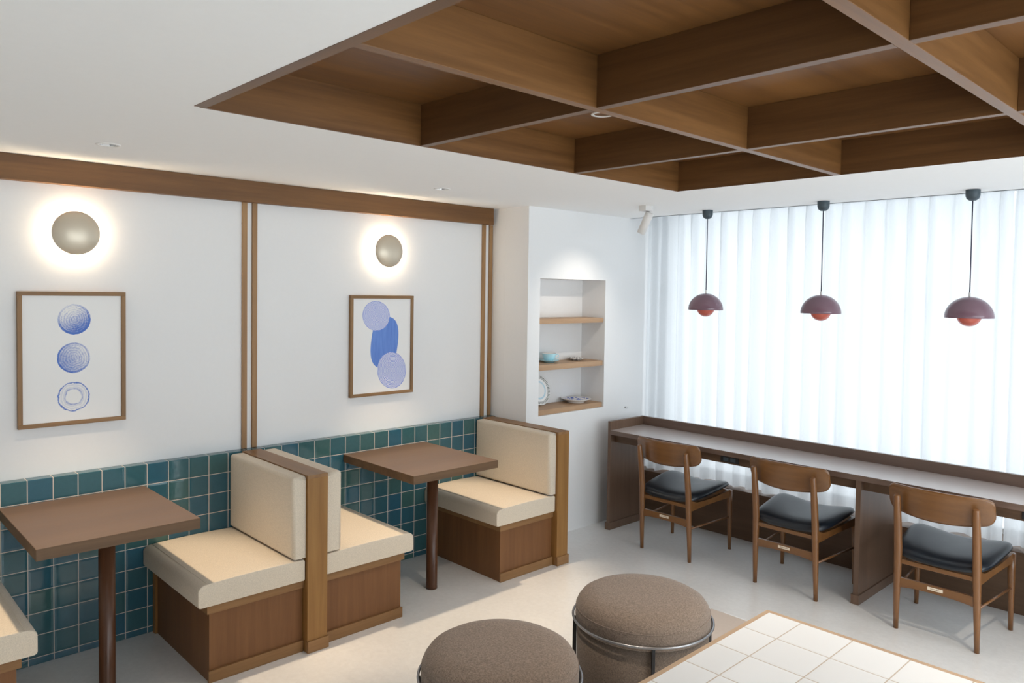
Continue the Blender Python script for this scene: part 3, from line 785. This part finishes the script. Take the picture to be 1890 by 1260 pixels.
# ------------------------------------------------------------------ chairs
def make_chair():
    t = thing('dining_chair', '', 'chair', (0, 0, 0), 'walnut chairs at the window desk', local=True)
    for s in (-1, 1):
        b = new_bm(); tube(b, [(s*.183, -.205, 0), (s*.182, -.210, .12), (s*.179, -.216, .28), (s*.177, -.222, .42), (s*.1765, -.240, .56), (s*.176, -.262, .692), (s*.176, -.263, .699)],
                           [.0115, .014, .0175, .0195, .0185, .0155, .0125], 18)
        obj('leg', b, 'chair', t)
        b = new_bm(); tube(b, [(s*.224, .212, 0), (s*.223, .210, .12), (s*.221, .207, .30), (s*.220, .205, .398)], [.011, .0135, .0175, .0185], 18)
        obj('leg', b, 'chair', t)
        # side rail under the seat, swelling towards the front
        b = new_bm(); n = 14; top = []; bot = []
        for i in range(n+1):
            u = i/n; x = s*(.178+.042*u); y = -.205+.405*u
            zt = .372+.030*u+.012*math.sin(PI*u)*(-1) + (.02*max(0, .12-u)/.12); zb = .322+.028*u+.006*math.sin(PI*u)
            top.append((x, y, zt)); bot.append((x, y, zb))
        for dx in (-.009, .009):
            pass
        vs = [[b.verts.new((p[0]+dx, p[1], p[2])) for p in L] for dx in (-.009, .009) for L in (top, bot)]
        A0, A1, B0, B1 = vs
        for i in range(n):
            for q in ((A0[i], A0[i+1], A1[i+1], A1[i]), (B0[i], B1[i], B1[i+1], B0[i+1]), (A0[i], B0[i], B0[i+1], A0[i+1]), (A1[i], A1[i+1], B1[i+1], B1[i])): b.faces.new(q)
        b.faces.new((A0[0], A1[0], B1[0], B0[0])); b.faces.new((A0[n], B0[n], B1[n], A1[n]))
        obj('side_rail', b, 'chairb', t)
        b = new_bm(); tube(b, [(s*.182, -.205, .212), (s*.222, .205, .218)], .0062, 12); obj('side_stretcher', b, 'chair', t)
    b = new_bm(); box(b, -.205, .205, .196, .214, .348, .398, bev=.003); obj('front_rail', b, 'chairb', t)
    b = new_bm(); box(b, -.165, .165, -.224, -.212, .343, .366, bev=.003); obj('rear_rail', b, 'chairb', t)
    # rear stretcher board with arched underside
    b = new_bm(); n = 16; L = [[], [], [], []]
    for i in range(n+1):
        u = -1+2*i/n; x = u*.168; zt = .270; zb = .232-.012*abs(u)**3+.0
        for k, (y, z) in enumerate(((-.222, zt), (-.222, zb), (-.206, zt), (-.206, zb))): L[k].append(b.verts.new((x, y, z)))
    for i in range(n):
        for q in ((L[0][i], L[1][i], L[1][i+1], L[0][i+1]), (L[2][i], L[2][i+1], L[3][i+1], L[3][i]), (L[0][i], L[0][i+1], L[2][i+1], L[2][i]), (L[1][i], L[3][i], L[3][i+1], L[1][i+1])): b.faces.new(q)
    rs = obj('rear_stretcher', b, 'chairb', t)
    b = new_bm(); box(b, -.036, .034, -.2235, -.222, .247, .262, bev=.0004); mp = obj('maker_plate', b, 'ivory', rs); mp['label'] = 'small ivory maker plate'
    b = new_bm()
    x = -.022
    rr = random.Random(3)
    while x < .020:
        w = rr.uniform(.0015, .003); hh = rr.uniform(.0014, .0026); box(b, x, x+w, -.2239, -.2235, .2545-hh, .2545+hh); x += w+.0011
    obj('plate_lettering', b, 'ink', mp)
    # bent plywood back rest
    b = new_bm(); nu, nv = 36, 12; F = []; K = []
    for i in range(nu+1):
        u = -1+2*i/nu; u = math.sin(u*PI/2); rowf = []; rowk = []
        au = abs(u)
        zt = .748-.004*au; zb = .592+.028*au**2.2
        if au > .86:
            k = (au-.86)/.14; zt -= .034*(1-math.sqrt(max(0, 1-k*k))); zb += .040*(1-math.sqrt(max(0, 1-k*k)))
        yc = -.262+.062*au**2
        for j in range(nv+1):
            v = j/nv; z = zb+(zt-zb)*v; tilt = -.018*(v-.5); th = .0075
            ex = 1.0 if 0 < j < nv and 0 < i < nu else .45
            rowf.append(b.verts.new((u*.238, yc+tilt+th*ex+.012, z))); rowk.append(b.verts.new((u*.238, yc+tilt-th*ex+.012, z)))
        F.append(rowf); K.append(rowk)
    for i in range(nu):
        for j in range(nv):
            f = b.faces.new((F[i][j], F[i][j+1], F[i+1][j+1], F[i+1][j])); f.smooth = True
            f = b.faces.new((K[i][j], K[i+1][j], K[i+1][j+1], K[i][j+1])); f.smooth = True
    for i in range(nu):
        b.faces.new((F[i][0], F[i+1][0], K[i+1][0], K[i][0])); b.faces.new((F[i][nv], K[i][nv], K[i+1][nv], F[i+1][nv]))
    for j in range(nv):
        b.faces.new((F[0][j], K[0][j], K[0][j+1], F[0][j+1])); b.faces.new((F[nu][j], F[nu][j+1], K[nu][j+1], K[nu][j]))
    obj('backrest', b, 'chairb', t)
    # saddle seat pad
    b = new_bm(); n = 30; R_ = [[], []]
    def outline(a, s):
        ca, sa = math.cos(a), math.sin(a); q = (abs(ca)**4.6+abs(sa)**4.6)**(-1/4.6)
        px, py = ca*q, sa*q
        return px*(.214+.036*(py*.5+.5))*s, .002+py*.234*s
    rings = []; m = 96
    def zsurf(x, y):
        u = x/.24; v = y/.23
        return .397+.034*u*u*(.75+.45*v)+.012*v - .010*(1-u*u)
    for side, ss in ((1, (0.0, .25, .5, .7, .85, .93, .975, 1.0)), (-1, (.985, .95, .88, .6, .3, 0.0))):
        for s_ in ss:
            ring = []
            edge = {1: lambda q: .040*math.sqrt(max(0, 1-q**7)), -1: lambda q: -.010*math.sqrt(max(0, 1-q**6))}[side](s_)
            if s_ == 0: x, y = 0, 0; ring = [b.verts.new((0, -.002, zsurf(0, 0)+edge))]
            else:
                for k in range(m):
                    x, y = outline(2*PI*k/m, s_); ring.append(b.verts.new((x, y, zsurf(x, y)+edge)))
            rings.append(ring)
    for a, c in zip(rings, rings[1:]):
        for k in range(m):
            j = (k+1) % m
            if len(a) == 1: f = b.faces.new((a[0], c[k], c[j]))
            elif len(c) == 1: f = b.faces.new((a[k], a[j], c[0]))
            else: f = b.faces.new((a[k], a[j], c[j], c[k]))
            f.smooth = True
    obj('seat_pad', b, 'leather', t)
    return t
ch = make_chair()
ch['label'] = 'walnut chair with black leather seat at the desk, beside the desk end panel'
ch.location = (1.034, 3.722, 0); ch.rotation_euler = (0, 0, .01)
c2_ = copy_tree(ch); c2_.location = (1.846, 3.735, 0); c2_.rotation_euler = (0, 0, 0)
c2_['label'] = 'walnut chair with black leather seat at the desk, just left of the middle support panel'
c3_ = copy_tree(ch); c3_.location = (2.642, 3.712, 0); c3_.rotation_euler = (0, 0, 0)
c3_['label'] = 'walnut chair with black leather seat at the desk, nearest to the tiled table'

# ------------------------------------------------------------------ pendant lamps
def make_pendant():
    t = thing('pendant_lamp', '', 'pendant lamp', (0, 0, 0), 'plum pendant lamps over the desk', local=True)
    z0 = HC
    obj('ceiling_cup', lathe(new_bm(), [(0, 0), (.034, 0), (.035, -.002), (.034, -.032), (.029, -.047), (.016, -.057), (0, -.0585)], 40), 'slate', t, True)
    b = new_bm(); tube(b, [(0, 0, -.056), (0, 0, -.56)], .0031, 10); obj('cord', b, 'cord', t)
    obj('cord_grip', lathe(new_bm(), [(0, -.538), (.0045, -.538), (.0055, -.545), (.0055, -.558), (.004, -.566), (0, -.566)], 20), 'spotgrey', t, True)
    R = .116; zc = -.672                                          # rim height below the ceiling
    outer = []; inner = []
    for i in range(17):
        a = (PI/2)*i/16
        outer.append((R*math.sin(a), zc+.112*math.cos(a)))
    sh = lathe(new_bm(), outer+[(R-.0015, zc-.001)], 72)
    obj('upper_shade', sh, 'plum', t, True)
    inn = [((R-.0016)*math.sin(PI/2*i/16), zc+.1104*math.cos(PI/2*i/16)-.0005) for i in range(17)]
    obj('shade_lining', lathe(new_bm(), inn, 72), 'plumin', t, True)
    r = .0585; zl = zc+.012
    low = [(r*math.sin(PI/2*i/14), zl-.058*math.cos(PI/2*i/14)) for i in range(15)]
    obj('lower_bowl', lathe(new_bm(), low+[(r-.002, zl+.001)], 64), 'bowl', t, True)
    obj('bulb', lathe(new_bm(), [(0, zl-.028), (.012, zl-.026), (.021, zl-.012), (.022, zl+.002), (.014, zl+.02), (.008, zl+.04), (0, zl+.04)], 28), 'bulb', t, True)
    for k in range(3):
        a = k*2*PI/3+.4; b = new_bm(); tube(b, [(.054*math.cos(a), .054*math.sin(a), zl), (.06*math.cos(a), .06*math.sin(a), zc+.088)], .0015, 8)
        obj('spacer_rod', b, 'chrome', t)
    return t
MAT['bowl'] = plain('coral_enamel', (.48, .12, .085), .22)
pn = make_pendant()
pn['label'] = 'glossy plum domed pendant lamp, farthest from the camera, over the left chair'
pn.location = (1.045, 3.92, HC)
p2 = copy_tree(pn); p2.location = (1.838, 3.92, HC); p2['label'] = 'glossy plum domed pendant lamp hanging in the middle of the row'
p3 = copy_tree(pn); p3.location = (2.632, 3.92, HC); p3['label'] = 'glossy plum domed pendant lamp, largest in view, over the right chair'

# ------------------------------------------------------------------ round stools
def make_stool():
    t = thing('round_stool', '', 'stool', (0, 0, 0), 'round upholstered stools', local=True)
    # cushion
    prof = [(0, .460), (.11, .4595), (.185, .457), (.228, .449), (.254, .434), (.2685, .414), (.275, .392), (.2765, .362), (.275, .338), (.270, .334), (0, .334)]
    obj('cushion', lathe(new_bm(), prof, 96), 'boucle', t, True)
    sr_ = new_bm(); tube(sr_, [(.2735*math.cos(2*PI*k/72), .2735*math.sin(2*PI*k/72), .399) for k in range(73)], .0016, 6); obj('seam', sr_, 'boucle', t)
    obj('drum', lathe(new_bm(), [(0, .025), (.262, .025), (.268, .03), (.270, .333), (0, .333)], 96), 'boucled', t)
    for v in range(1):
        pass
    rr = new_bm(); n = 96; k = 12; R = .286; rad = .0052; rings = []
    for i in range(n):
        a = 2*PI*i/n; rings.append([rr.verts.new(((R+rad*math.cos(2*PI*j/k))*math.cos(a), (R+rad*math.cos(2*PI*j/k))*math.sin(a), .356+rad*math.sin(2*PI*j/k))) for j in range(k)])
    for i in range(n):
        for j in range(k):
            f = rr.faces.new((rings[i][j], rings[(i+1) % n][j], rings[(i+1) % n][(j+1) % k], rings[i][(j+1) % k])); f.smooth = True
    obj('metal_ring', rr, 'gun', t)
    for q in range(4):
        a = -.78+q*PI/2
        l = new_bm(); c, s_ = math.cos(a), math.sin(a)
        tb = bmesh.new(); box(tb, .2712, .287, -.006, .006, 0, .352, bev=.001); append(l, tb, Matrix.Rotation(a, 4, 'Z'))
        obj('leg', l, 'blackm', t)
    return t
st = make_stool()
st['label'] = 'round taupe fabric stool with metal ring beside the white tiled table'
st.location = (2.0, 1.968, 0)
s2 = copy_tree(st); s2.location = (1.95, 1.212, 0); s2.rotation_euler = (0, 0, .1)
s2['label'] = 'round taupe fabric stool cut by the bottom picture edge'

# ------------------------------------------------------------------ tiled table
tt = thing('tiled_table', 'large table with white square tiles and pale wooden rim at bottom right', 'table', (3.4, .9, 0))
X0, X1, Y0, Y1 = 2.749, 4.2795, .3485, 1.582
B('tile_surface', 'ttile', tt, X0+.0155, X1-.0155, Y0+.0155, Y1-.0155, .69, .7305)
rim = new_bm()
box(rim, X0, X0+.0155, Y0, Y1, .685, .7302, bev=.001); box(rim, X1-.0155, X1, Y0, Y1, .685, .7302, bev=.001)
box(rim, X0+.0155, X1-.0155, Y1-.0155, Y1, .685, .7302); box(rim, X0+.0155, X1-.0155, Y0, Y0+.0155, .685, .7302)
obj('rim', rim, 'tabrim', tt)
B('under_frame', 'tabrim', tt, X0+.06, X1-.06, Y0+.06, Y1-.06, .63, .69)
for x in (X0+.35, X1-.35): B('leg', 'tabrim', tt, x-.04, x+.04, Y0+.3, Y1-.3, 0, .63, bev=.003)

# ------------------------------------------------------------------ thin beige slab on the floor with a paler edge strip
ft = thing('floor_patch', 'beige floor patch with a thin bright edge strip between stool and tiled table', 'floor panel', (2.2, 2.6, 0))
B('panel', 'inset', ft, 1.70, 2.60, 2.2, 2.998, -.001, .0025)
B('edge_strip', 'edge', ft, 1.775, 2.60, 2.998, 3.006, -.001, .004)

for o in bpy.data.objects:
    if '_local' in o: del o['_local']
